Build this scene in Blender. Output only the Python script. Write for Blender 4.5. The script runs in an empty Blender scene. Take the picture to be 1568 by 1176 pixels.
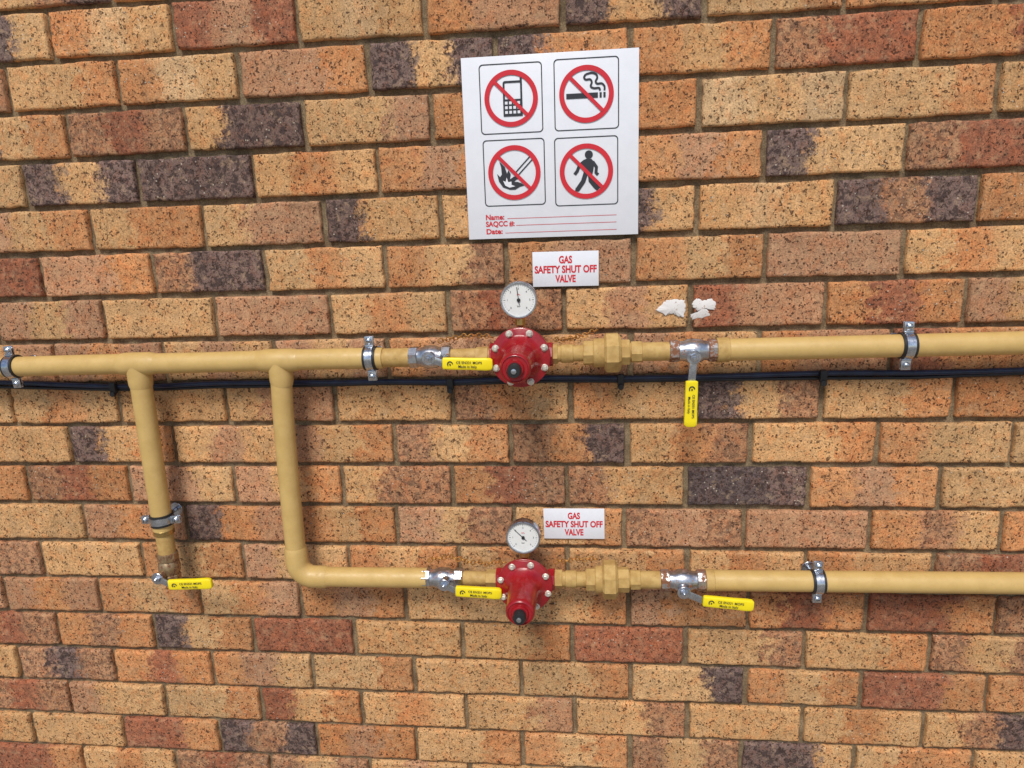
import bpy, bmesh, math, random
import numpy as np
from mathutils import Vector, Matrix, Euler
random.seed(7); rng=np.random.RandomState(11)
scene=bpy.context.scene
COL=bpy.context.collection

# ------------------------------------------------------------------ materials
class NT:
    def __init__(s,name):
        s.m=bpy.data.materials.new(name); s.m.use_nodes=True
        s.t=s.m.node_tree; s.b=s.t.nodes['Principled BSDF']
    def n(s,ty,**k):
        x=s.t.nodes.new(ty)
        for a,v in k.items(): setattr(x,a,v)
        return x
    def l(s,a,b): s.t.links.new(a,b)
    def put(s,v,sock):
        if isinstance(v,bpy.types.NodeSocket): s.l(v,sock)
        elif v is not None: sock.default_value=v
    def noise(s,vec,scale,detail=3,rough=.55,dist=0):
        x=s.n('ShaderNodeTexNoise'); s.l(vec,x.inputs['Vector'])
        x.inputs['Scale'].default_value=scale;x.inputs['Detail'].default_value=detail
        x.inputs['Roughness'].default_value=rough;x.inputs['Distortion'].default_value=dist
        return x.outputs['Fac']
    def vor(s,vec,scale,out='Distance'):
        x=s.n('ShaderNodeTexVoronoi'); s.l(vec,x.inputs['Vector']); x.inputs['Scale'].default_value=scale
        return x.outputs
    def rng(s,v,a,b,c=0.,d=1.,smooth=True):
        x=s.n('ShaderNodeMapRange'); x.interpolation_type='SMOOTHSTEP' if smooth else 'LINEAR'
        s.put(v,x.inputs['Value'])
        for i,q in zip(('From Min','From Max','To Min','To Max'),(a,b,c,d)): s.put(q,x.inputs[i])
        return x.outputs['Result']
    def math(s,op,a,b=None,c=None):
        x=s.n('ShaderNodeMath',operation=op)
        s.put(a,x.inputs[0]); s.put(b,x.inputs[1]); s.put(c,x.inputs[2])
        return x.outputs[0]
    def mix(s,f,a,b,blend='MIX'):
        x=s.n('ShaderNodeMix',data_type='RGBA',blend_type=blend)
        s.put(f,x.inputs[0]); s.put(a,x.inputs[6]); s.put(b,x.inputs[7]); return x.outputs[2]
    def mul(s,col,v):
        x=s.n('ShaderNodeVectorMath',operation='SCALE'); s.put(col,x.inputs[0]); s.put(v,x.inputs['Scale']); return x.outputs[0]
    def bump(s,h,strength,dist):
        x=s.n('ShaderNodeBump'); s.put(h,x.inputs['Height']); x.inputs['Strength'].default_value=strength
        x.inputs['Distance'].default_value=dist; s.l(x.outputs[0],s.b.inputs['Normal'])
    def obj(s): return s.n('ShaderNodeTexCoord').outputs['Object']
    def base(s,v): s.put(v,s.b.inputs['Base Color'])
    def rough(s,v): s.put(v,s.b.inputs['Roughness'])

def rgb(r,g,b): return (r,g,b,1)

def mat_brick():
    t=NT('face_brick'); P=t.obj()
    at=lambda n: t.n('ShaderNodeAttribute',attribute_name=n)
    rnd=at('rnd').outputs['Vector']
    v=t.n('ShaderNodeVectorMath',operation='ADD'); t.l(P,v.inputs[0]); t.l(rnd,v.inputs[1]); V=v.outputs[0]
    n1=t.noise(V,20,5,.82)
    n2=t.noise(V,50,4,.72)
    w=t.math('ADD',t.math('SUBTRACT',n1,.5),t.math('MULTIPLY',t.math('SUBTRACT',n2,.5),.75))
    tt=t.math('ADD',at('bu').outputs['Fac'],t.math('MULTIPLY',w,.62))
    m1=t.rng(tt,.27,.40); m2=t.rng(tt,.60,.73)
    col=t.mix(m2,t.mix(m1,at('c0').outputs['Color'],at('c1').outputs['Color']),at('c2').outputs['Color'])
    dk=t.mix(m2,t.mix(m1,at('d0').outputs['Color'],at('d1').outputs['Color']),at('d2').outputs['Color'])
    col=t.mul(col,t.rng(n1,.3,.7,1.16,.86))
    g=t.noise(V,360,2,.7)
    col=t.mul(col,t.rng(g,.3,.7,.70,1.28))
    warm=t.rng(n2,.49,.63,0,.55)
    col=t.mix(warm,col,t.mix(1.0,col,rgb(1.06,.79,.65),'MULTIPLY'))
    pale=t.rng(n2,.46,.34,0,.36)
    col=t.mix(pale,col,rgb(.50,.33,.185))
    mot=t.rng(t.noise(V,80,4,.78,.5),.49,.56)
    motm=t.math('MULTIPLY',mot,dk)
    col=t.mix(t.math('MULTIPLY',motm,.82),col,rgb(.050,.033,.031))
    p1=t.rng(t.noise(V,165,2,.6,.9),.598,.640)
    p1=t.math('MULTIPLY',p1,t.rng(n2,.36,.52,.3,1))
    vo=t.vor(V,150)
    p2=t.rng(vo['Distance'],.32,.24,0,1)
    pr=t.n('ShaderNodeSeparateColor'); t.l(vo['Color'],pr.inputs[0])
    p2=t.math('MULTIPLY',p2,t.rng(pr.outputs[0],.83,.84))
    pit=t.math('MAXIMUM',p1,p2)
    col=t.mix(t.math('MULTIPLY',pit,.86),col,rgb(.055,.027,.017))
    fl=t.math('MULTIPLY',t.rng(vo['Distance'],.24,.16,0,1),t.rng(pr.outputs[1],.93,.94))
    col=t.mix(t.math('MULTIPLY',fl,.6),col,rgb(.66,.58,.46))
    t.base(col); t.rough(.86)
    t.b.inputs['Specular IOR Level'].default_value=.25
    h=t.math('ADD',t.math('MULTIPLY',g,.55),t.math('MULTIPLY',n2,.8))
    h=t.math('SUBTRACT',h,t.math('MULTIPLY',pit,1.1))
    t.bump(h,.9,.0018)
    return t.m
def mat_mortar():
    t=NT('mortar'); P=t.obj()
    c=t.mix(t.rng(t.noise(P,35,3,.7),.35,.65),rgb(.26,.19,.11),rgb(.16,.11,.062))
    g=t.noise(P,420,3,.7)
    c=t.mul(c,t.rng(g,.3,.7,.6,1.35))
    t.base(c); t.rough(.95); t.bump(g,.9,.002); return t.m
def mat_paint(name,c1,c2,rough=.42,dirt=.25,sc=30,spec=.5):
    t=NT(name); P=t.obj()
    c=t.mix(t.rng(t.noise(P,sc,4,.6),.35,.65),rgb(*c1),rgb(*c2))
    d=t.rng(t.noise(P,140,4,.75),.60,.73,0,dirt)
    c=t.mix(d,c,rgb(c1[0]*.35,c1[1]*.3,c1[2]*.3))
    t.base(c); t.rough(t.rng(t.noise(P,70,3,.6),.3,.7,rough-.1,rough+.15))
    t.b.inputs['Specular IOR Level'].default_value=spec
    t.bump(t.noise(P,180,3,.6),.25,.0006); return t.m
def mat_metal(name,c,rough=.3,rust=0.,met=1.,rustc=(.28,.09,.03)):
    t=NT(name); P=t.obj()
    cc=t.mix(t.rng(t.noise(P,120,4,.7),.35,.65),rgb(*c),rgb(c[0]*.72,c[1]*.72,c[2]*.74))
    r=t.rng(t.noise(P,85,4,.75),.62-.22*rust,.70-.2*rust,0,1) if rust>0 else None
    if rust>0:
        cc=t.mix(r,cc,rgb(*rustc)); t.put(t.math('SUBTRACT',met,t.math('MULTIPLY',r,met*.9)),t.b.inputs['Metallic'])
        t.rough(t.rng(r,0,1,rough,.8))
    else:
        t.b.inputs['Metallic'].default_value=met; t.rough(t.rng(t.noise(P,200,3,.6),.3,.7,rough*.8,rough*1.3))
    t.base(cc); t.bump(t.noise(P,300,3,.6),.3,.0004); return t.m
def mat_flat(name,c,rough=.5,var=.06,spec=.4):
    t=NT(name); P=t.obj()
    f=t.rng(t.noise(P,40,4,.6),.3,.7,1-var,1+var)
    x=t.n('ShaderNodeRGB'); x.outputs[0].default_value=rgb(*c)
    t.base(t.mul(x.outputs[0],f)); t.rough(rough); t.b.inputs['Specular IOR Level'].default_value=spec
    return t.m

M_BR=mat_brick(); M_MO=mat_mortar()
M_TAN=mat_paint('ochre_pipe_paint',(.59,.395,.140),(.54,.355,.120),.46,.20)
M_TANR=mat_paint('ochre_paint_worn',(.53,.35,.125),(.43,.265,.085),.62,.5,60,.35)
M_RED=mat_paint('red_regulator_paint',(.34,.009,.015),(.27,.007,.012),.24,.30,50,.6)
M_CHR=mat_metal('plated_steel',(.62,.66,.72),.25)
M_VAL=mat_metal('valve_nickel',(.58,.60,.64),.30,.30)
M_RUST=mat_metal('rusty_valve_end',(.55,.52,.50),.38,.85,.9,(.24,.10,.05))
M_BRONZE=mat_metal('dull_bronze_valve',(.42,.30,.17),.45,.55,.7,(.16,.07,.035))
M_BOLT=mat_metal('pale_bolt',(.76,.72,.62),.42,0,.5)
M_CHAIN=mat_metal('rusty_brass_chain',(.55,.27,.07),.45,.5,.7,(.40,.13,.03))
M_BRASS=mat_metal('brass',(.60,.42,.16),.35,.3)
M_YEL=mat_flat('yellow_handle_sleeve',(.88,.70,.012),.38,.05)
M_BLK=mat_flat('black_rubber',(.018,.018,.02),.5,.2)
M_CAB=mat_flat('cable_sheath',(.014,.024,.055),.28,.3)
M_SIGN=mat_flat('sign_white_plastic',(.76,.77,.82),.25,.02,.5)
M_SRED=mat_flat('sign_red_ink',(.60,.022,.035),.35,.04)
M_SBLK=mat_flat('sign_black_ink',(.03,.032,.04),.35,.05)
M_DIAL=mat_flat('gauge_dial_white',(.72,.72,.70),.35,.03)
def mat_patch():
    t=NT('white_filler'); P=t.obj()
    n=t.noise(P,170,4,.8)
    c=t.mix(t.rng(n,.57,.65,0,.7),rgb(.72,.69,.67),rgb(.36,.22,.14))
    t.base(c); t.rough(.85); t.bump(n,.5,.001); return t.m
M_PATCH=mat_patch()

# ------------------------------------------------------------------ mesh builder
class MB:
    def __init__(s): s.v=[];s.f=[];s.mi=[];s.mats=[]
    def mat(s,m):
        if m not in s.mats: s.mats.append(m)
        return s.mats.index(m)
    def add(s,vs,fs,m,M=None):
        o=len(s.v); i=s.mat(m)
        for p in vs:
            p=Vector(p); s.v.append(M@p if M else p)
        for f in fs: s.f.append([o+k for k in f]); s.mi.append(i)
    def lathe(s,prof,org,axis,m,seg=32,hexa=False,rot=0.):
        a=Vector(axis).normalized(); q=a.to_track_quat('Z','Y').to_matrix()
        vs=[];fs=[]
        for r,t in prof:
            for k in range(seg):
                an=2*math.pi*k/seg+rot
                vs.append(Vector(org)+q@Vector((r*math.cos(an),r*math.sin(an),t)))
        n=len(prof)
        for i in range(n-1):
            for k in range(seg):
                k2=(k+1)%seg; fs.append([i*seg+k,i*seg+k2,(i+1)*seg+k2,(i+1)*seg+k])
        fs.append(list(range(seg))[::-1]); fs.append([(n-1)*seg+k for k in range(seg)])
        s.add(vs,fs,m)
    def cyl(s,a,b,r,m,seg=32,bev=.0008,rot=0.,r2=None):
        a=Vector(a);b=Vector(b);L=(b-a).length; r2=r if r2 is None else r2
        s.lathe([(r-bev,0),(r,bev),(r2,L-bev),(r2-bev,L)],a,b-a,m,seg,rot=rot)
    def box(s,c,size,m,bev=.001,rot=None,seg=2):
        bm=bmesh.new(); bmesh.ops.create_cube(bm,size=1)
        bmesh.ops.scale(bm,vec=size,verts=bm.verts)
        if bev>0: bmesh.ops.bevel(bm,geom=bm.edges[:],offset=bev,segments=seg,affect='EDGES',profile=.5)
        M=Matrix.Translation(c)@(Euler(rot).to_matrix().to_4x4() if rot else Matrix())
        bm.verts.index_update()
        s.add([v.co.copy() for v in bm.verts],[[v.index for v in f.verts] for f in bm.faces],m,M); bm.free()
    def tube(s,pts,r,m,seg=20,caps=True):
        pts=[Vector(p) for p in pts]; rs=r if isinstance(r,list) else [r]*len(pts)
        vs=[];fs=[];up=None
        for i,p in enumerate(pts):
            d=(pts[min(i+1,len(pts)-1)]-pts[max(i-1,0)]).normalized()
            if up is None: up=d.orthogonal().normalized()
            up=(up-d*up.dot(d)).normalized(); w=d.cross(up)
            for k in range(seg):
                an=2*math.pi*k/seg; vs.append(p+(up*math.cos(an)+w*math.sin(an))*rs[i])
        for i in range(len(pts)-1):
            for k in range(seg):
                k2=(k+1)%seg; fs.append([i*seg+k,i*seg+k2,(i+1)*seg+k2,(i+1)*seg+k])
        if caps: fs.append(list(range(seg))[::-1]); fs.append([(len(pts)-1)*seg+k for k in range(seg)])
        s.add(vs,fs,m)
    def torus(s,c,R,r,m,M3,sx=1.,a=14,b=6):
        vs=[];fs=[]
        for i in range(a):
            t=2*math.pi*i/a
            for j in range(b):
                u=2*math.pi*j/b
                vs.append(Vector(c)+M3@Vector(((R+r*math.cos(u))*math.cos(t)*sx,(R+r*math.cos(u))*math.sin(t),r*math.sin(u))))
        for i in range(a):
            for j in range(b):
                fs.append([i*b+j,((i+1)%a)*b+j,((i+1)%a)*b+(j+1)%b,i*b+(j+1)%b])
        s.add(vs,fs,m)
    def flat(s,pts,y,m):
        s.add([(p[0],y,p[1]) for p in pts],[list(range(len(pts)))],m)
    def loopring(s,A,B,y,m):
        n=len(A); s.add([(p[0],y,p[1]) for p in A+B],[[i,(i+1)%n,n+(i+1)%n,n+i] for i in range(n)],m)
    def stroke(s,pts,w,y,m):
        L=[];R=[]
        for i,p in enumerate(pts):
            a=pts[max(i-1,0)];b=pts[min(i+1,len(pts)-1)]
            d=Vector((b[0]-a[0],b[1]-a[1])).normalized()
            L.append((p[0]-d.y*w/2,p[1]+d.x*w/2)); R.append((p[0]+d.y*w/2,p[1]-d.x*w/2))
        n=len(pts); s.add([(p[0],y,p[1]) for p in L+R],[[i,i+1,n+i+1,n+i] for i in range(n-1)],m)
    def text(s,body,x,z,y,size,m,align='LEFT',sx=1.,bold=0.,rot=0.,width=None):
        cu=bpy.data.curves.new('t','FONT'); cu.body=body; cu.size=size; cu.align_x=align; cu.offset=bold*size; cu.resolution_u=4
        o=bpy.data.objects.new('t',cu); COL.objects.link(o); bpy.context.view_layer.update()
        me=bpy.data.meshes.new_from_object(o.evaluated_get(bpy.context.evaluated_depsgraph_get()))
        if width: sx=width/o.dimensions.x
        M=Matrix.Translation((x,y,z))@Matrix.Rotation(-rot,4,'Y')@Matrix.Rotation(math.pi/2,4,'X')@Matrix.Diagonal((sx,1,1,1))
        s.add([v.co.copy() for v in me.vertices],[list(p.vertices) for p in me.polygons],m,M)
        bpy.data.objects.remove(o); bpy.data.meshes.remove(me); bpy.data.curves.remove(cu)
    def obj(s,name,ang=35,parent=None):
        me=bpy.data.meshes.new(name); me.from_pydata([tuple(v) for v in s.v],[],s.f)
        for m in s.mats: me.materials.append(m)
        me.polygons.foreach_set('material_index',s.mi); me.update()
        me.polygons.foreach_set('use_smooth',[True]*len(me.polygons))
        me.set_sharp_from_angle(angle=math.radians(ang))
        o=bpy.data.objects.new(name,me); COL.objects.link(o)
        if parent: o.parent=parent
        return o
def circ(cx,cz,r,n=48): return [(cx+r*math.cos(2*math.pi*i/n),cz+r*math.sin(2*math.pi*i/n)) for i in range(n)]
def rrect(x0,z0,x1,z1,r,n=6):
    out=[]
    for cx,cz,a in((x1-r,z1-r,0),(x0+r,z1-r,90),(x0+r,z0+r,180),(x1-r,z0+r,270)):
        for i in range(n+1):
            t=math.radians(a+90*i/n); out.append((cx+r*math.cos(t),cz+r*math.sin(t)))
    return out

# ------------------------------------------------------------------ brick wall
tab=rng.rand(256,256)
def vn(x,z,seed=0):
    x=x+seed*17.3+500; z=z+seed*9.1+500
    xi=np.floor(x).astype(int); zi=np.floor(z).astype(int); fx=x-xi; fz=z-zi
    fx=fx*fx*(3-2*fx); fz=fz*fz*(3-2*fz)
    g=lambda a,b: tab[a%256,b%256]
    return (g(xi,zi)*(1-fx)+g(xi+1,zi)*fx)*(1-fz)+(g(xi,zi+1)*(1-fx)+g(xi+1,zi+1)*fx)*fz-.5
PAL={'Y':((.585,.335,.150),.08),'S':((.60,.375,.190),.05),'O':((.545,.250,.102),.16),'P':((.465,.245,.132),.14),
     'R':((.350,.132,.068),.36),'N':((.43,.215,.110),.60),'D':((.185,.120,.100),1.0),'K':((.11,.080,.076),1.0)}
ROWS={
0:(-4.5,"YDY OSY RPR YSY OPP DYD YYO OYO YOY"),
1:(-4,"YYO OSY PPO DYD DOO OYO NRR OOR"),
2:(-4.5,"DYO NRN YDD YYP OPO YOO SYS YYO YSY"),
3:(-5,"YYY DYD DDD YOY OPO YYY OPO DYY NRR"),
4:(-4.5,"PYO YOO YPP DYY YOY NDY YSY DND OOO"),
5:(-5,"RRR PPO NDD YOY OYN OPP OYO PPP YOY"),
6:(-4.5,"PYP YYY PPP YOY NRN YPY RPP ORO PYY"),
7:(-5,"PYP POP YPY PYP OPN PYP POY OPP ROO"),
8:(-5.5,"YPY YOY YYY YPP YYY NOY OYY DYN YYO OOR"),
9:(-5,"YYY DYO YPY PYO NYO NOD YON YYO OYY YYY"),
10:(-5.5,"YYO NRO PPY PYO YNN ORN NYY KKD OPO YYY"),
11:(-5,"YYY POP DOP OYO PYN YYO NPN PPP ONY OYY"),
12:(-5.5,"ONN YYY OYO PYY OYO YOO YYO YOY OYY NRP"),
13:(-6,"POP POP OYO YOP OPO YYY YYO POO ORO RRO NRO"),
14:(-5.5,"NRN ONO DYO RRR YYY YYO RRR YYN YYO NYN"),
15:(-6,"NOY NDN ORO OPY YYO YYY YYO YYD OYO RRO ORO"),
16:(-5.5,"NRN PYY YYO RYO YOY YYP YYN YYY YOY YND"),
17:(-6,"YOY YYY RRO DND OPO YYO OYO NYN DDY YOO YYO")}
JM={0:[-3.55,-2.52,-1.52,-.53,.50,1.52],1:[-3.04,-2.03,-.99,-.01,.99,2.01,3.01],2:[-3.54,-2.52,-1.54,-.52,1.5,2.54,3.57],
3:[-4,-2.99,-2,-.97,1.98,2.98],4:[-3.47,-2.48,-1.45,-.49,1.5,2.51,3.52],5:[-3.99,-2.98,-1.99,-.97,.02,1.02,2.02,3.03],
6:[-3.49,-2.48,-1.47,-.47,.47,1.47,2.49,3.51],8:[-3.48,-2.48,-1.5,-.48,.51,2.51,3.5],9:[-4.01,-3.02,-1,0,.98,1.97,2.96,3.97],
10:[-4.51,-3.5,-2.5,-1.5,-.52,.47,1.46,2.45,3.47],11:[-4.02,-3.02,-1.04,.95,1.95,2.96,3.98],12:[-4.52,-3.5,-2.51,-1.51,.46,2.47,3.49],
13:[-4.98,-4,-2.98,-1.01,.99,2.01,2.99,4.02],14:[-4.5,-3.5,-2.51,-1.52,-.51,.49,1.49,2.5,3.53],
15:[-4.99,-3.97,-2.96,-1.97,-.98,.02,1.01,2.02,3.0,4.03],16:[-4.51,-3.5,-2.52,-1.52,-.51,.5,1.52,2.53,3.55],17:[-4.99,-4,-2.99,-2,-1.01,.01,1.01]}
PX=.235; PZ=.08854
codes="YYY YYO YOY OYO YSY OPO PPO POP OOR ORO YPY NRN DYO YND PPP RRO NYN DND YYP NOD".split()
def brickrow(row):
    odd=row%2; off=0. if odd else .5
    ks=[k+off for k in range(-18,18)]
    js={k:k+rng.uniform(-.012,.012) for k in ks}
    for m in JM.get(row,[]):
        k=round(m-off)+off; js[k]=m
    cc={}
    if row in ROWS:
        st,s=ROWS[row]
        for i,c in enumerate(s.split()): cc[st+i]=c
    out=[]
    for a,b in zip(ks[:-1],ks[1:]):
        out.append((js[a]*PX,js[b]*PX,cc.get(a) or codes[rng.randint(len(codes))],a))
    return out
Vs=[];Fs=[];A={k:[] for k in('bu','c0','c1','c2','d0','d1','d2','rnd')}
nv=0
for row in range(-12,23):
    zc=1.25-(row-9)*PZ
    for x0,x1,code,k in brickrow(row):
        vis=(-1<=row<=18 and -6.2<=k<=5)
        nx,nz=(46,16) if vis else (8,4)
        g=.0055
        xa,xb=x0+g+rng.uniform(-.001,.001),x1-g+rng.uniform(-.001,.001)
        za,zb=zc-PZ/2+g+rng.uniform(-.0008,.0008),zc+PZ/2-g+rng.uniform(-.0008,.0008)
        def sp(n): 
            t=np.linspace(0,1,n+1)
            return t if not vis else t-.035*np.sin(2*np.pi*t)*1.6
        U,Wv=np.meshgrid(sp(nx),sp(nz),indexing='ij')
        X=xa+(xb-xa)*U; Z=za+(zb-za)*Wv
        sd=rng.randint(1000)
        d=np.minimum(np.minimum(X-xa,xb-X),np.minimum(Z-za,zb-Z))
        tw=rng.uniform(-.012,.012)
        Y=rng.uniform(-.0012,.0012)+(X-(xa+xb)/2)*tw*.6+(Z-zc)*rng.uniform(-.02,.02)
        r=.0022
        dd=np.clip(d,0,r); rr=r-np.sqrt(np.maximum(r*r-(r-dd)**2,0))
        if vis:
            chip=np.clip(vn(X*90,Z*90,sd)*2+.05,0,1)
            Y=Y+rr*(.6+1.7*chip)+vn(X*28,Z*28,sd+1)*.0014+vn(X*110,Z*110,sd+2)*.0009+vn(X*300,Z*300,sd+3)*.0007
            X=X+vn(X*0+X*60,Z*60,sd+4)*.0030; Z=Z+vn(X*45,Z*60,sd+5)*.0030+rng.uniform(-.007,.007)*(X-(xa+xb)/2)
        else: Y=Y+rr
        n1,n2=nx+1,nz+1
        idx=np.arange(n1*n2).reshape(n1,n2)
        P=np.stack([X,Y,Z],-1).reshape(-1,3)
        border=np.concatenate([idx[:-1,0],idx[-1,:-1],idx[:0:-1,-1],idx[0,:0:-1]])
        S=P[border].copy(); S[:,1]=.020
        q=np.stack([idx[:-1,:-1],idx[1:,:-1],idx[1:,1:],idx[:-1,1:]],-1).reshape(-1,4)
        nb=len(border); si=np.arange(nb)+n1*n2
        q2=np.stack([np.roll(border,-1),border,si,np.roll(si,-1)],-1)
        Vs.append(P);Vs.append(S);Fs.append(q+nv);Fs.append(q2+nv)
        tot=n1*n2+nb; nv+=tot
        bu=(np.concatenate([P,S])[:,0]-xa)/(xb-xa)
        A['bu'].append(bu)
        br=rng.uniform(.85,1.06); hue=rng.uniform(.96,1.03)
        for i in range(3):
            c,dk=PAL[code[i]]; j=rng.uniform(.94,1.06)
            cc_=np.array([c[0]*br*j,c[1]*br*j*hue,c[2]*br*j*hue*hue])
            A['c%d'%i].append(np.tile(np.append(cc_,1),(tot,1)))
            A['d%d'%i].append(np.tile([dk,dk,dk,1.],(tot,1)))
        A['rnd'].append(np.tile(np.append(rng.uniform(-3,3,3),1),(tot,1)))
V=np.concatenate(Vs);F=np.concatenate(Fs)
me=bpy.data.meshes.new('face_bricks')
me.vertices.add(len(V)); me.vertices.foreach_set('co',V.astype(np.float32).ravel())
me.loops.add(F.size); me.loops.foreach_set('vertex_index',F.ravel().astype(np.int32))
me.polygons.add(len(F)); me.polygons.foreach_set('loop_start',np.arange(0,F.size,4,dtype=np.int32))
me.polygons.foreach_set('loop_total',np.full(len(F),4,dtype=np.int32)); me.update(calc_edges=True)
me.polygons.foreach_set('use_smooth',np.ones(len(F),dtype=bool))
a=me.attributes.new('bu','FLOAT','POINT'); a.data.foreach_set('value',np.concatenate(A['bu']).astype(np.float32))
for k in('c0','c1','c2','d0','d1','d2','rnd'):
    a=me.attributes.new(k,'FLOAT_COLOR','POINT'); a.data.foreach_set('color',np.concatenate(A[k]).astype(np.float32).ravel())
me.materials.append(M_BR)
wall=bpy.data.objects.new('brick_wall',None); COL.objects.link(wall)
bo=bpy.data.objects.new('face_bricks',me); COL.objects.link(bo); bo.parent=wall
nx,nz=800,380
xs=np.linspace(-4.1,4.0,nx);zs=np.linspace(0,3.16,nz)
X,Z=np.meshgrid(xs,zs,indexing='ij'); Y=.0110+vn(X*40,Z*40,3)*.0040+vn(X*120,Z*120,5)*.0025
P=np.stack([X,Y,Z],-1).reshape(-1,3); idx=np.arange(nx*nz).reshape(nx,nz)
q=np.stack([idx[:-1,:-1],idx[1:,:-1],idx[1:,1:],idx[:-1,1:]],-1).reshape(-1,4)
mm=bpy.data.meshes.new('mortar'); mm.from_pydata(P.tolist(),[],q.tolist()); mm.materials.append(M_MO)
mm.polygons.foreach_set('use_smooth',[True]*len(mm.polygons))
mo=bpy.data.objects.new('mortar',mm); COL.objects.link(mo); mo.parent=wall
b=MB(); b.box((-.05,.13,1.58),(8.1,.20,3.16),M_MO,.002); b.box((-.05,.115,3.20),(8.2,.27,.07),M_MO,.006); b.obj('wall_core_and_coping',parent=wall)

# ground
tg=NT('concrete_paving'); Pg=tg.obj()
cg=tg.mix(tg.rng(tg.noise(Pg,3,6,.6),.35,.65),rgb(.30,.27,.23),rgb(.22,.20,.17)); cg=tg.mul(cg,tg.rng(tg.noise(Pg,150,3,.7),.3,.7,.8,1.2))
tg.base(cg); tg.rough(.9); tg.bump(tg.noise(Pg,90,5,.7),.5,.003)
b=MB(); b.add([(-60,-60,0),(60,-60,0),(60,60,0),(-60,60,0)],[[0,1,2,3]],tg.m); b.obj('ground')

# ------------------------------------------------------------------ pipes
YP=-.055; R=.0200
zu=lambda x: 1.4405+.0085*x
zl=lambda x: .9875+.010*x
def sleeve(b,p,ax,L,r=.0226,m=None):
    ax=Vector(ax).normalized(); p=Vector(p)
    pr=[(R-.0003,-L/2-.010),(r-.0010,-L/2),(r,-L/2+.006),(r,L/2-.006),(r-.0010,L/2),(R-.0003,L/2+.010)]
    b.lathe(pr,p,ax,m or M_TAN,36)
pipe=bpy.data.objects.new('gas_pipe',None); COL.objects.link(pipe)
b=MB()
b.tube([(-2.2,.02,zu(-2.2)),(-2.2,-.03,zu(-2.2)),(-2.19,YP,zu(-2.19))]+[(x,YP+.0006*math.sin(x*9),zu(x)+.0006*math.sin(x*13)) for x in np.linspace(-2.15,-.228,58)],R,M_TAN,36)
b.cyl((-.231,YP,zu(-.231)),(-.172,YP,zu(-.172)),.0178,M_TANR)
for x in(-.722,-.4325):
    sleeve(b,(x,YP,zu(x)),(1,0,.0085),.062)
    b.lathe([(.0222,0),(.0225,.030),(.0222,.040),(R-.0003,.050)],(x,YP,zu(x)),(0,0,-1),M_TAN,36)
b.obj('upper_run_left',parent=pipe)
b=MB(); b.tube([(x,YP,zu(x)) for x in np.linspace(.385,2.2,30)]+[(2.225,YP+.01,zu(2.2)),(2.23,.02,zu(2.2))],R,M_TAN,36)
b.cyl((.383,YP,zu(.383)),(.405,YP,zu(.405)),.0222,M_TANR); b.obj('upper_run_right',parent=pipe)
b=MB(); b.tube([(-.722,YP,1.42),(-.7225,YP,1.25),(-.7225,YP,1.085)],R,M_TAN,36)
b.cyl((-.7225,YP,1.086),(-.7225,YP,1.076),.0205,M_BRASS)
b.cyl((-.7225,YP,1.078),(-.7225,YP,1.030),.0172,M_TANR); b.obj('left_drop',parent=pipe)
b=MB(); x1=-.4425
pts=[(-.4325,YP,1.42),(-.438,YP,1.30),(-.441,YP,1.18),(x1,YP,1.04),(x1,YP,1.02)]
c=(x1+.034,1.018)
for i in range(1,9):
    t=math.radians(180+90*i/8); pts.append((c[0]+.034*math.cos(t),YP,zl(-.4)+.034+.034*math.sin(t)))
pts+= [(-.38,YP,zl(-.38)),(-.28,YP,zl(-.28)),(-.172,YP,zl(-.172))]
b.tube(pts,R,M_TAN,36)
rr=[.0201,.0222]+[.0226]*9+[.0222,.0201]
ep=[(x1,YP,1.050),(x1,YP,1.044),(x1,YP,1.02)]+pts[5:13]+[(-.385,YP,zl(-.385)),(-.379,YP,zl(-.379))]
b.tube(ep,rr,M_TAN,36)
b.obj('right_drop_and_lower_run',parent=pipe)
b=MB(); b.tube([(x,YP,zl(x)) for x in np.linspace(.378,2.2,30)]+[(2.225,YP+.01,zl(2.2)),(2.23,.02,zl(2.2))],R,M_TAN,36)
b.cyl((.376,YP,zl(.376)),(.392,YP,zl(.392)),.0216,M_TANR); b.obj('lower_run_right',parent=pipe)
for fz,nm,xv,ro,vr in((zu,'upper',-.100,.0,.300),(zl,'lower',-.100,.0,.290)):
    b=MB(); P=lambda x: (x,YP,fz(x))
    b.cyl(P(xv-.004),P(-.005),.0140,M_TANR)
    b.cyl(P(-.052),P(-.028),.0175,M_TANR,6,.001)
    b.cyl(P(.07),P(.160),.0150,M_TANR)
    b.cyl(P(.082),P(.100),.0185,M_TANR,6,.001,.3); b.cyl(P(.106),P(.128),.0170,M_TANR)
    b.cyl(P(.222),P(vr+.004),.0170,M_TANR)
    b.cyl(P(.232),P(.252),.0195,M_TANR,8,.001)
    b.obj(nm+'_connectors',parent=pipe)
    u=MB()
    u.cyl(P(.146),P(.166),.0225,M_TANR,8,.0015); u.cyl(P(.164),P(.186),.0265,M_TANR,32,.002)
    u.lathe([(.0315,0),(.0375,.004),(.0375,.025),(.031,.030)],P(.184 if fz is zu else .178),(1,0,.009),M_TANR,8,rot=.3)
    u.cyl(P(.205),P(.230),.0245,M_TANR,8,.0015,.2)
    u.obj('union_fitting',ang=25)

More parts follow.
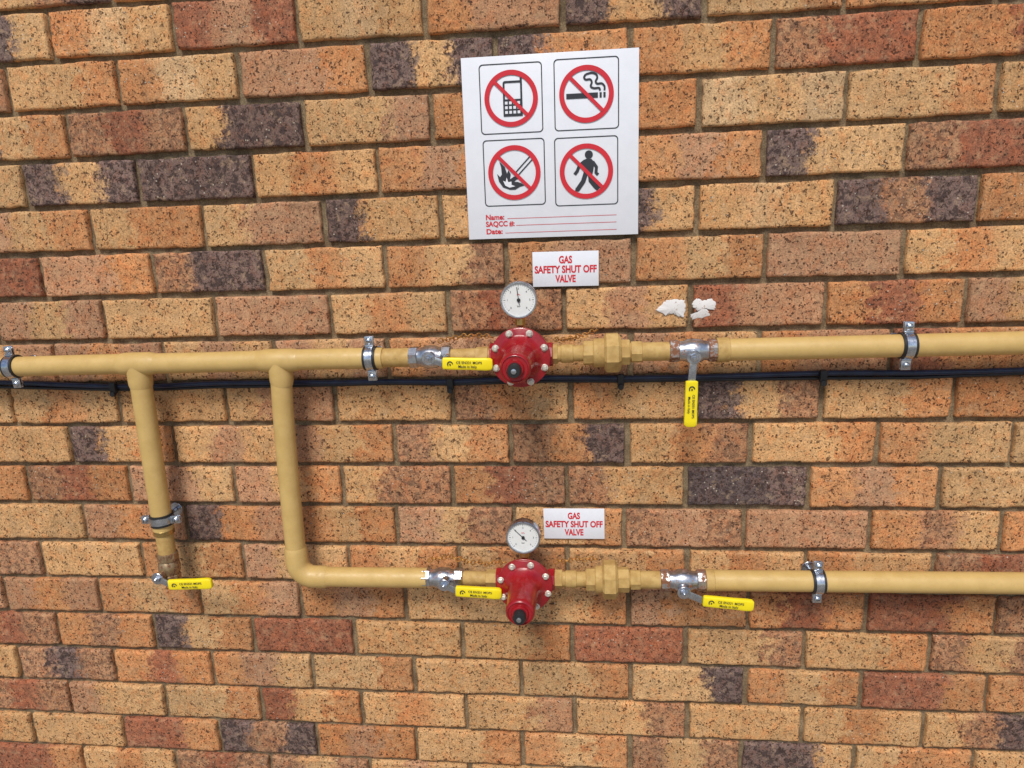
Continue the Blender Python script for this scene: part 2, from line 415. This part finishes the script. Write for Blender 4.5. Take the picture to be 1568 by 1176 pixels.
# ------------------------------------------------------------------ regulators with gauges
def regulator(fz,xc,seed,needle):
    b=MB(); zc=fz(xc); o=(xc,0,zc)
    D=(0,-1,0)
    L=lambda pr,m,seg=40,rot=0: b.lathe(pr,o,D,m,seg,rot=rot)
    L([(.018,.028),(.030,.034),(.034,.048),(.036,.064),(.046,.074),(.0530,.0765)],M_RED)
    b.cyl((xc-.050,YP,zc),(xc+.050,YP,zc),.0185,M_RED); b.cyl((xc-.058,YP,zc),(xc-.046,YP,zc),.022,M_RED,8); b.cyl((xc+.046,YP,zc),(xc+.058,YP,zc),.022,M_RED,8)
    L([(.0530,.0755),(.0545,.0765),(.0545,.0805),(.0535,.0812)],M_RED,56)
    L([(.0530,.0815),(.0542,.0822),(.0542,.0862),(.0528,.0872),(.043,.0880),(.040,.0895),(.0365,.094),(.0315,.101),(.0290,.108),
       (.0275,.150),(.0268,.176),(.0262,.180),(.0235,.1835),(.0225,.184),(.0215,.182),(.016,.182),(.0155,.186),(.014,.188)],M_RED,56)
    b.lathe([(.010,0),(.0095,.014),(.007,.016)],(xc+.004,-.105,zc-.026),(0,-.25,-1),M_RED,20)
    L([(.0115,.186),(.0118,.188),(.0118,.201),(.0105,.2035),(.006,.204)],M_BLK,28)
    L([(.0045,.2035),(.0045,.206),(.003,.2065)],M_CHR,12)
    for i in range(8):
        a=math.radians(22.5+45*i+seed*6); x=xc+.0475*math.cos(a); z=zc+.0475*math.sin(a)
        b.lathe([(.0066,.0865),(.0066,.0880),(.0061,.0884)],(x,0,z),D,M_BOLT,20)
        b.lathe([(.0050,.088),(.0052,.0890),(.0049,.0920),(.0036,.0930)],(x,0,z),D,M_BOLT,6,rot=i*.7)
        b.lathe([(.0055,.0735),(.0055,.0765)],(x,0,z),D,M_BOLT,6)
    b.obj('gas_regulator')
    g=MB(); gz=zc+.1045; gx=xc+.001; gy=-.066
    g.cyl((gx,-.062,zc+.045),(gx,-.072,zc+.062),.0075,M_BRASS,20); g.cyl((gx,-.073,zc+.058),(gx,-.073,zc+.072),.0095,M_BRASS,6,.0006); g.cyl((gx,-.073,zc+.070),(gx,-.073,gz-.028),.006,M_BRASS,20)
    og=(gx,gy,gz)
    g.lathe([(.020,.0),(.0300,.001),(.0318,.004),(.0318,.020),(.0330,.0215),(.0332,.0245),(.0320,.0262),(.0300,.0262),(.0292,.0248),(.0290,.0225)],og,D,M_CHR,56)
    yf=gy-.0228
    g.flat(circ(gx,gz,.0292,56),yf-.0002,M_DIAL)
    for i in range(31):
        a=math.radians(225-270*i/30); r0=.0235 if i%5==0 else .0252; w=.0007 if i%5==0 else .0004
        g.stroke([(gx+r0*math.cos(a),gz+r0*math.sin(a)),(gx+.0272*math.cos(a),gz+.0272*math.sin(a))],w,yf-.0006,M_SBLK)
    for i in range(7):
        a=math.radians(225-270*i/6); g.text(str(i),gx+.0198*math.cos(a),gz+.0198*math.sin(a)-.0015,yf-.0006,.0052,M_SBLK,'CENTER')
    g.text('bar',gx,gz-.0125,yf-.0006,.005,M_SBLK,'CENTER'); g.text('kPa',gx,gz+.008,yf-.0006,.0045,M_SRED,'CENTER')
    n=math.radians(needle); c_,s_=math.cos(n),math.sin(n)
    g.stroke([(gx-.009*c_,gz-.009*s_),(gx+.010*c_,gz+.010*s_),(gx+.023*c_,gz+.023*s_)],.0013,yf-.0016,M_SBLK)
    g.lathe([(.0032,0),(.0032,.0025),(.002,.003)],(gx,yf,gz),D,M_BLK,16)
    g.obj('pressure_gauge')
regulator(zu,.033,0,97); regulator(zl,.027,1,135)

# ------------------------------------------------------------------ ball valves
def valve(c,axis,x0,x1,pivot,h0,h1,body=M_VAL,end=M_VAL,flip=False):
    b=MB(); c=Vector(c); ax=Vector(axis).normalized(); L=x1-x0; o=c+ax*x0
    b.lathe([(.0175,0),(.0205,.0015),(.0205,.016),(.0190,.0175)],o,ax,end,8,rot=.39)
    b.lathe([(.0175,.0165),(.0180,L*.3),(.0212,L*.38),(.0218,L*.5),(.0208,L*.64),(.0175,L*.72),(.0175,L-.016)],o,ax,body,32)
    b.lathe([(.0190,L-.0180),(.0210,L-.0165),(.0210,L-.0015),(.0180,L)],o,ax,end,8,rot=.39)
    px,pz=pivot
    b.cyl((px,YP-.012,pz),(px,YP-.030,pz),.0095,body,24)
    b.cyl((px,YP-.028,pz),(px,YP-.034,pz),.0085,M_CHR,6)
    yh=YP-.036
    b.cyl((px,YP-.0335,pz),(px,YP-.038,pz),.0125,M_CHR,28)
    b.cyl((px,YP-.0375,pz),(px,YP-.0435,pz),.0075,M_CHR,6,.0008,.4)
    b.cyl((px,YP-.043,pz),(px,YP-.047,pz),.0035,M_CHR,12)
    d=Vector((h1[0]-h0[0],0,h1[1]-h0[1])); LL=d.length; an=math.atan2(d.z,d.x)
    p=Vector((px,yh,pz)); q=Vector((h0[0],yh,h0[1])); e=q-p
    b.box((p+q)/2+Vector((0,0,0)),(e.length+.012,.0028,.0135),M_CHR,.001,(0,-math.atan2(e.z,e.x),0))
    mid=Vector(((h0[0]+h1[0])/2,yh-.001,(h0[1]+h1[1])/2))
    M=Matrix.Translation(mid)@Matrix.Rotation(-an,4,'Y')
    prof=[]; n=18
    st=[(-.5,.0085,.0035),(-.485,.0108,.0048),(-.30,.0112,.0052),(.10,.0110,.0052),(.36,.0118,.0056),(.455,.0112,.0052),(.49,.0085,.004),(.5,.005,.0025)]
    vs=[];fs=[]
    for t,hz,hy in st:
        for k in range(n):
            a=2*math.pi*k/n; ca,sa=math.cos(a),math.sin(a)
            vs.append((t*LL,math.copysign(abs(ca)**.5,ca)*hy,math.copysign(abs(sa)**.5,sa)*hz))
    for i in range(len(st)-1):
        for k in range(n): fs.append([i*n+k,i*n+(k+1)%n,(i+1)*n+(k+1)%n,(i+1)*n+k])
    fs.append(list(range(n))[::-1]); fs.append([(len(st)-1)*n+k for k in range(n)])
    b.add(vs,fs,M_YEL,M)
    ux,uz=math.cos(an),math.sin(an); yt=yh-.001-.0066
    def T(s,u,w,size): b.text(s,mid.x+ux*u-uz*w,mid.z+uz*u+ux*w,yt,size,M_SBLK,rot=an,bold=.01)
    T('CE EN331 MOP5',-LL*.22,.0012,LL*.072); T('Made in Italy',-LL*.18,-.0062,LL*.072)
    cx,cz=mid.x-ux*LL*.34,mid.z-uz*LL*.34
    A_=circ(cx,cz,.0055,20)[:13]; B_=circ(cx,cz,.0036,20)[:13]
    b.add([(p[0],yt,p[1]) for p in A_+B_],[[i,i+1,14+i,13+i] for i in range(12)],M_SBLK)
    b.flat(circ(cx,cz-.001,.0016,12),yt,M_SBLK)
    b.obj('ball_valve',ang=30)
valve((0,YP,1.4405),(1,0,.0085),-.178,-.098,(-.134,1.443),(-.108,1.434),(-.016,1.431))
valve((0,YP,1.4405),(1,0,.0085),.300,.386,(.339,1.438),(.336,1.396),(.335,1.312),end=M_RUST)
valve((0,YP,.9875),(1,0,.01),-.182,-.098,(-.131,.990),(-.108,.979),(-.017,.975))
valve((0,YP,.9875),(1,0,.01),.290,.377,(.331,.984),(.366,.969),(.460,.961),end=M_RUST)
valve((-.7225,YP,0),(0,0,1),.968,1.034,(-.728,.992),(-.704,.980),(-.610,.985),body=M_BRONZE,end=M_BRONZE)

# ------------------------------------------------------------------ clamps
def clamp(x,z,vertical=False,tilt=0.):
    b=MB(); M=Matrix.Translation((x,YP,z))@Matrix.Rotation(tilt,4,'Y')@(Matrix.Rotation(math.pi/2,4,'Y') if vertical else Matrix())
    sub=MB()
    sub.lathe([(.0202,-.0118),(.0228,-.0118),(.0228,.0118),(.0202,.0118)],(0,0,0),(1,0,0),M_BLK,40)
    sub.lathe([(.0230,-.0075),(.0240,-.0070),(.0240,.0070),(.0230,.0075)],(0,0,0),(1,0,0),M_CHR,40)
    for s in(1,-1):
        sub.box((0,-.0045,s*.0325),(.0165,.0022,.020),M_CHR,.0009)
        sub.box((0,.0005,s*.0325),(.0165,.0022,.020),M_CHR,.0009)
        sub.box((0,-.0045,s*.0245),(.0160,.006,.003),M_CHR,.0008)
        sub.cyl((0,-.0055,s*.0340),(0,-.0068,s*.0340),.0064,M_CHR,24,.0004)
        sub.lathe([(.0058,.0068),(.0056,.0085),(.0040,.0102),(.0015,.0108)],(0,0,s*.0340),(0,-1,0),M_CHR,20)
        sub.box((0,-.0109,s*.0340),(.007,.0006,.0012),M_BLK,0)
        sub.cyl((0,.002,s*.0340),(0,.008,s*.0340),.0045,M_CHR,6)
    sub.cyl((0,.023,0),(0,.050,0),.0045,M_CHR,16); sub.cyl((0,.022,0),(0,.028,0),.008,M_CHR,6); sub.cyl((0,.051,0),(0,.0535,0),.014,M_CHR,24,.0005)
    for i,mt in enumerate(sub.mats): b.mat(mt)
    b.v=[M@v for v in sub.v]; b.f=sub.f; b.mi=sub.mi; b.mats=sub.mats
    b.obj('pipe_clamp')
clamp(-.986,zu(-.986),tilt=-.08); clamp(-.252,zu(-.252),tilt=-.02); clamp(.706,zu(.706)); clamp(.584,zl(.584),tilt=-.02); clamp(-.7225,1.108,True,tilt=-.03)
# ------------------------------------------------------------------ chains
def chain(p0,p1,sag,n):
    b=MB(); p0=Vector(p0);p1=Vector(p1)
    pts=[p0.lerp(p1,i/(n-1))+Vector((0,.004*math.sin(i*1.3),-sag*4*(i/(n-1))*(1-i/(n-1))+.0012*math.sin(i*2.1))) for i in range(n)]
    for i in range(n-1):
        d=(pts[i+1]-pts[i]); L=d.length
        X=d.normalized(); U=Vector((0,-1,.3)) if i%2 else Vector((0,.3,1)); Yv=(U-X*U.dot(X)).normalized(); Zv=X.cross(Yv)
        M3=Matrix((X,Yv,Zv)).transposed()
        b.torus((pts[i]+pts[i+1])/2,.0042,.0011,M_CHAIN,M3,sx=L/.0084*.98+.25)
    b.obj('safety_chain')
chain((-.118,-.070,1.470),(-.020,-.050,1.474),-.006,15)
chain((.094,-.048,1.466),(.172,-.040,1.482),.004,13)
chain((-.170,-.045,1.017),(-.105,-.045,1.023),-.006,10)
chain((-.110,-.045,1.023),(-.012,-.050,1.022),.006,15)
chain((.085,-.045,1.018),(.168,-.040,1.024),-.004,13)

# ------------------------------------------------------------------ cable
b=MB()
cp=[(-2.3,1.384),(-1.066,1.388),(-.819,1.380),(-.720,1.379),(-.60,1.382),(-.429,1.381),(-.229,1.383),(-.112,1.380),(.079,1.385),(.216,1.384),(.397,1.386),(.584,1.387),(.744,1.386),(.929,1.391),(2.3,1.392)]
xs=np.linspace(-2.3,2.3,260); zz=np.interp(xs,[p[0] for p in cp],[p[1] for p in cp])
b.tube([(x,-.0065-.0015*math.sin(x*7),z+.0012*math.sin(x*11+1)) for x,z in zip(xs,zz)],.0050,M_CAB,14)
b.tube([(x,-.0055-.0015*math.sin(x*5+1),z-.0070+.0018*math.sin(x*4.1+2)) for x,z in zip(xs,zz)],.0030,M_BLK,12)
for x in(-1.5,-.812,-.112,.216,.584,1.2):
    z=float(np.interp(x,xs,zz)); b.box((x,-.013,z-.003),(.013,.012,.024),M_BLK,.003); b.cyl((x,-.014,z-.015),(x,-.022,z-.015),.0055,M_BLK,12)
b.obj('electrical_cable')

# ------------------------------------------------------------------ signs
def shutoff_sign(x0,x1,z0,z1,rot=0.):
    b=MB(); w=x1-x0;h=z1-z0
    b.box((w/2,-.0035,h/2),(w,.0020,h),M_SIGN,.0004)
    y=-.0050; s=h*.285
    b.text('GAS',w/2,h*.670,y,s,M_SRED,'CENTER',bold=.035,width=w*.20); b.text('SAFETY SHUT OFF',w/2,h*.395,y,s,M_SRED,'CENTER',bold=.035,width=w*.94); b.text('VALVE',w/2,h*.125,y,s,M_SRED,'CENTER',bold=.035,width=w*.31)
    o=b.obj('gas_shut_off_sign'); o.location=(x0,-.001,z0); o.rotation_euler=(0,rot,0)
shutoff_sign(.054,.176,1.560,1.624,.005); shutoff_sign(.0625,.1845,1.051,1.116,-.005)

b=MB(); SW,SH=.310,.313
b.box((SW/2,-.0035,SH/2),(SW,.0022,SH),M_SIGN,.0004)
y1,y2,y3,y4=-.0051,-.0056,-.0061,-.0066
Rc=.0475
def panel(u0,u1,v0,v1):
    x0,x1=u0*SW,u1*SW; z1,z0=SH*(1-v0),SH*(1-v1)
    b.loopring(rrect(x0,z0,x1,z1,.007),rrect(x0+.0018,z0+.0018,x1-.0018,z1-.0018,.0056),y1,M_SBLK)
    cx,cz=(x0+x1)/2,(z0+z1)/2
    b.loopring(circ(cx,cz,Rc,72),circ(cx,cz,Rc*.82,72),y3,M_SRED)
    a=math.radians(135); r=Rc*.86
    b.stroke([(cx+r*math.cos(a),cz+r*math.sin(a)),(cx-r*math.cos(a),cz-r*math.sin(a))],Rc*.13,y4,M_SRED)
    return cx,cz
def S(c,pts): return [(c[0]+p[0]*Rc,c[1]+p[1]*Rc) for p in pts]
c=panel(.10,.46,.040,.415)
o=lambda pts: S(c,pts)
def outl(x0,z0,x1,z1,r,w): b.loopring(S(c,rrect(x0,z0,x1,z1,r)),S(c,rrect(x0+w,z0+w,x1-w,z1-w,max(r-w,.01))),y2,M_SBLK)
outl(-.30,-.62,.42,.62,.09,.07)
b.flat(o([(-.30,-.62),(.42,-.62),(.42,-.02),(-.30,-.02)]),y2-.00015,M_SBLK)
for i in range(4):
    for j in range(3):
        x=-.235+i*.155; z=-.53+j*.165
        b.flat(o([(x,z),(x+.10,z),(x+.10,z+.10),(x,z+.10)]),y2-.0003,M_SIGN)
b.flat(o([(.34,.55),(.42,.55),(.42,.72),(.34,.72)]),y2-.0001,M_SBLK)
c=panel(.525,.89,.035,.415)
b.flat(o([(-.74,-.14),(.42,-.14),(.42,.04),(-.74,.04)]),y2,M_SBLK)
for x in(.48,.62): b.flat(o([(x,-.14),(x+.08,-.14),(x+.08,.04),(x,.04)]),y2,M_SBLK)
def smooth(pts,n=6):
    out=[]; P=[pts[0]]+pts+[pts[-1]]
    for i in range(1,len(P)-2):
        for k in range(n):
            t=k/n; p0,p1,p2,p3=P[i-1:i+3]
            out.append(tuple(.5*((2*p1[j])+(-p0[j]+p2[j])*t+(2*p0[j]-5*p1[j]+4*p2[j]-p3[j])*t*t+(-p0[j]+3*p1[j]-3*p2[j]+p3[j])*t**3) for j in(0,1)))
    return out+[pts[-1]]
b.stroke(o(smooth([(.66,.10),(.66,.24),(.56,.34),(.40,.34),(.34,.42),(.40,.54),(.36,.66),(.20,.72),(-.02,.68)])),Rc*.07,y2,M_SBLK)
b.stroke(o(smooth([(.50,.10),(.46,.19),(.28,.19),(.16,.26),(.20,.40),(.14,.50),(-.02,.50),(-.08,.58),(-.02,.68)])),Rc*.07,y2-.0001,M_SBLK)
c=panel(.105,.465,.445,.815)
b.flat(o([(-.18,-.62),(-.45,-.52),(-.60,-.30),(-.66,-.02),(-.55,-.14),(-.48,-.05),(-.50,.22),(-.56,.42),(-.36,.22),(-.28,-.02),(-.22,.10),(-.14,-.05),(-.18,-.24),(-.02,-.14),(.10,-.14),(.20,-.22),(.06,-.26),(-.02,-.34),(.12,-.34),(.26,-.40),(.38,-.48),(.20,-.52),(.02,-.62)]),y2,M_SBLK)
b.flat(o([(-.20,-.54),(-.36,-.46),(-.44,-.28),(-.34,-.32),(-.30,-.16),(-.24,-.34),(-.12,-.32),(-.12,-.44),(.02,-.50)]),y2-.0003,M_SIGN)
a_=[(.02,-.02),(.12,-.12),(.74,.50),(.64,.60)]
b.stroke(o(a_+[a_[0]]),Rc*.045,y2,M_SBLK)
c=panel(.52,.885,.450,.828)
b.flat(S(c,circ(.10,.60,.15,24)),y2,M_SBLK)
b.flat(o([(-.12,.40),(.02,.46),(.20,.44),(.30,.32),(.26,.02),(.22,-.12),(-.10,-.12),(-.10,.10),(-.14,.25)]),y2-.0001,M_SBLK)
b.stroke(o([(-.04,.38),(-.26,.22),(-.34,.02),(-.44,-.10)]),Rc*.12,y2,M_SBLK)
b.stroke(o([(.24,.34),(.38,.14),(.36,-.06),(.44,-.14)]),Rc*.12,y2,M_SBLK)
b.stroke(o([(-.02,-.06),(-.12,-.36),(-.34,-.66),(-.42,-.64)]),Rc*.17,y2,M_SBLK)
b.stroke(o([(.14,-.06),(.16,-.34),(.36,-.58),(.46,-.66)]),Rc*.17,y2,M_SBLK)
for t,v,wd in(('Name:',.890,.034),('SAQCC #:',.929,.053),('Date:',.972,.030)):
    b.text(t,.105*SW,SH*(1-v),y1,.0130,M_SRED,bold=.03,width=wd)
for u,v in((.235,.888),(.285,.928),(.22,.970)):
    b.flat([(u*SW,SH*(1-v)),(.875*SW,SH*(1-v)),(.875*SW,SH*(1-v)+.0008),(u*SW,SH*(1-v)+.0008)],y1,M_SRED)
so=b.obj('prohibition_sign'); so.location=(-.0625,-.001,1.6505)

# filler patches
def patch(pts,seed):
    r=random.Random(seed); b=MB(); q=[]
    n=len(pts)
    for i in range(n):
        a=pts[i];c=pts[(i+1)%n]
        for k in range(5):
            t=k/5; q.append((a[0]+(c[0]-a[0])*t+r.uniform(-.0012,.0012),a[1]+(c[1]-a[1])*t+r.uniform(-.0012,.0012)))
    cx=sum(p[0] for p in q)/len(q); cz=sum(p[1] for p in q)/len(q)
    m=[(cx+(p[0]-cx)*.9,cz+(p[1]-cz)*.9) for p in q]; N=len(q)
    vs=[(cx,-.0022,cz)]+[(p[0],-.0022,p[1]) for p in m]+[(p[0],-.0012,p[1]) for p in q]
    b.add(vs,[[0,1+i,1+(i+1)%N] for i in range(N)]+[[1+i,1+N+i,1+N+(i+1)%N,1+(i+1)%N] for i in range(N)],M_PATCH)
    b.obj('white_filler_patch',ang=80)
patch([(.281,1.511),(.290,1.520),(.300,1.529),(.318,1.531),(.333,1.528),(.335,1.512),(.332,1.496),(.322,1.499),(.312,1.504),(.298,1.501)],1)
patch([(.347,1.522),(.354,1.532),(.366,1.526),(.380,1.531),(.390,1.521),(.388,1.509),(.374,1.512),(.380,1.499),(.366,1.494),(.348,1.493),(.344,1.502),(.358,1.507),(.350,1.514)],4)

# ------------------------------------------------------------------ camera, light
cam=bpy.data.cameras.new('camera'); cam.sensor_width=36; cam.lens=1077.77/1568*36; cam.clip_start=.02; cam.clip_end=500
co=bpy.data.objects.new('camera',cam); COL.objects.link(co)
co.location=(.1514,-1.3264,1.68003); co.rotation_euler=(math.pi/2-.2265,.03441,.10024)
scene.camera=co
EL,AZ=math.radians(50),math.radians(-8)
w=bpy.data.worlds.new('World'); scene.world=w; w.use_nodes=True
nt=w.node_tree; bg=nt.nodes['Background']
sky=nt.nodes.new('ShaderNodeTexSky'); sky.sky_type='NISHITA'; sky.sun_disc=False; sky.sun_elevation=EL; sky.sun_rotation=math.pi-math.radians(8)
nt.links.new(sky.outputs[0],bg.inputs[0]); bg.inputs[1].default_value=.11
sl=bpy.data.lights.new('sun','SUN'); sl.energy=3.1; sl.angle=math.radians(18); sl.color=(1,.95,.87)
so=bpy.data.objects.new('sun',sl); COL.objects.link(so)
dv=Vector((math.sin(AZ)*math.cos(EL),-math.cos(AZ)*math.cos(EL),math.sin(EL)))
so.rotation_euler=dv.to_track_quat('Z','Y').to_euler(); so.location=dv*5
scene.view_settings.view_transform='Standard'; scene.view_settings.look='None'; scene.view_settings.exposure=0
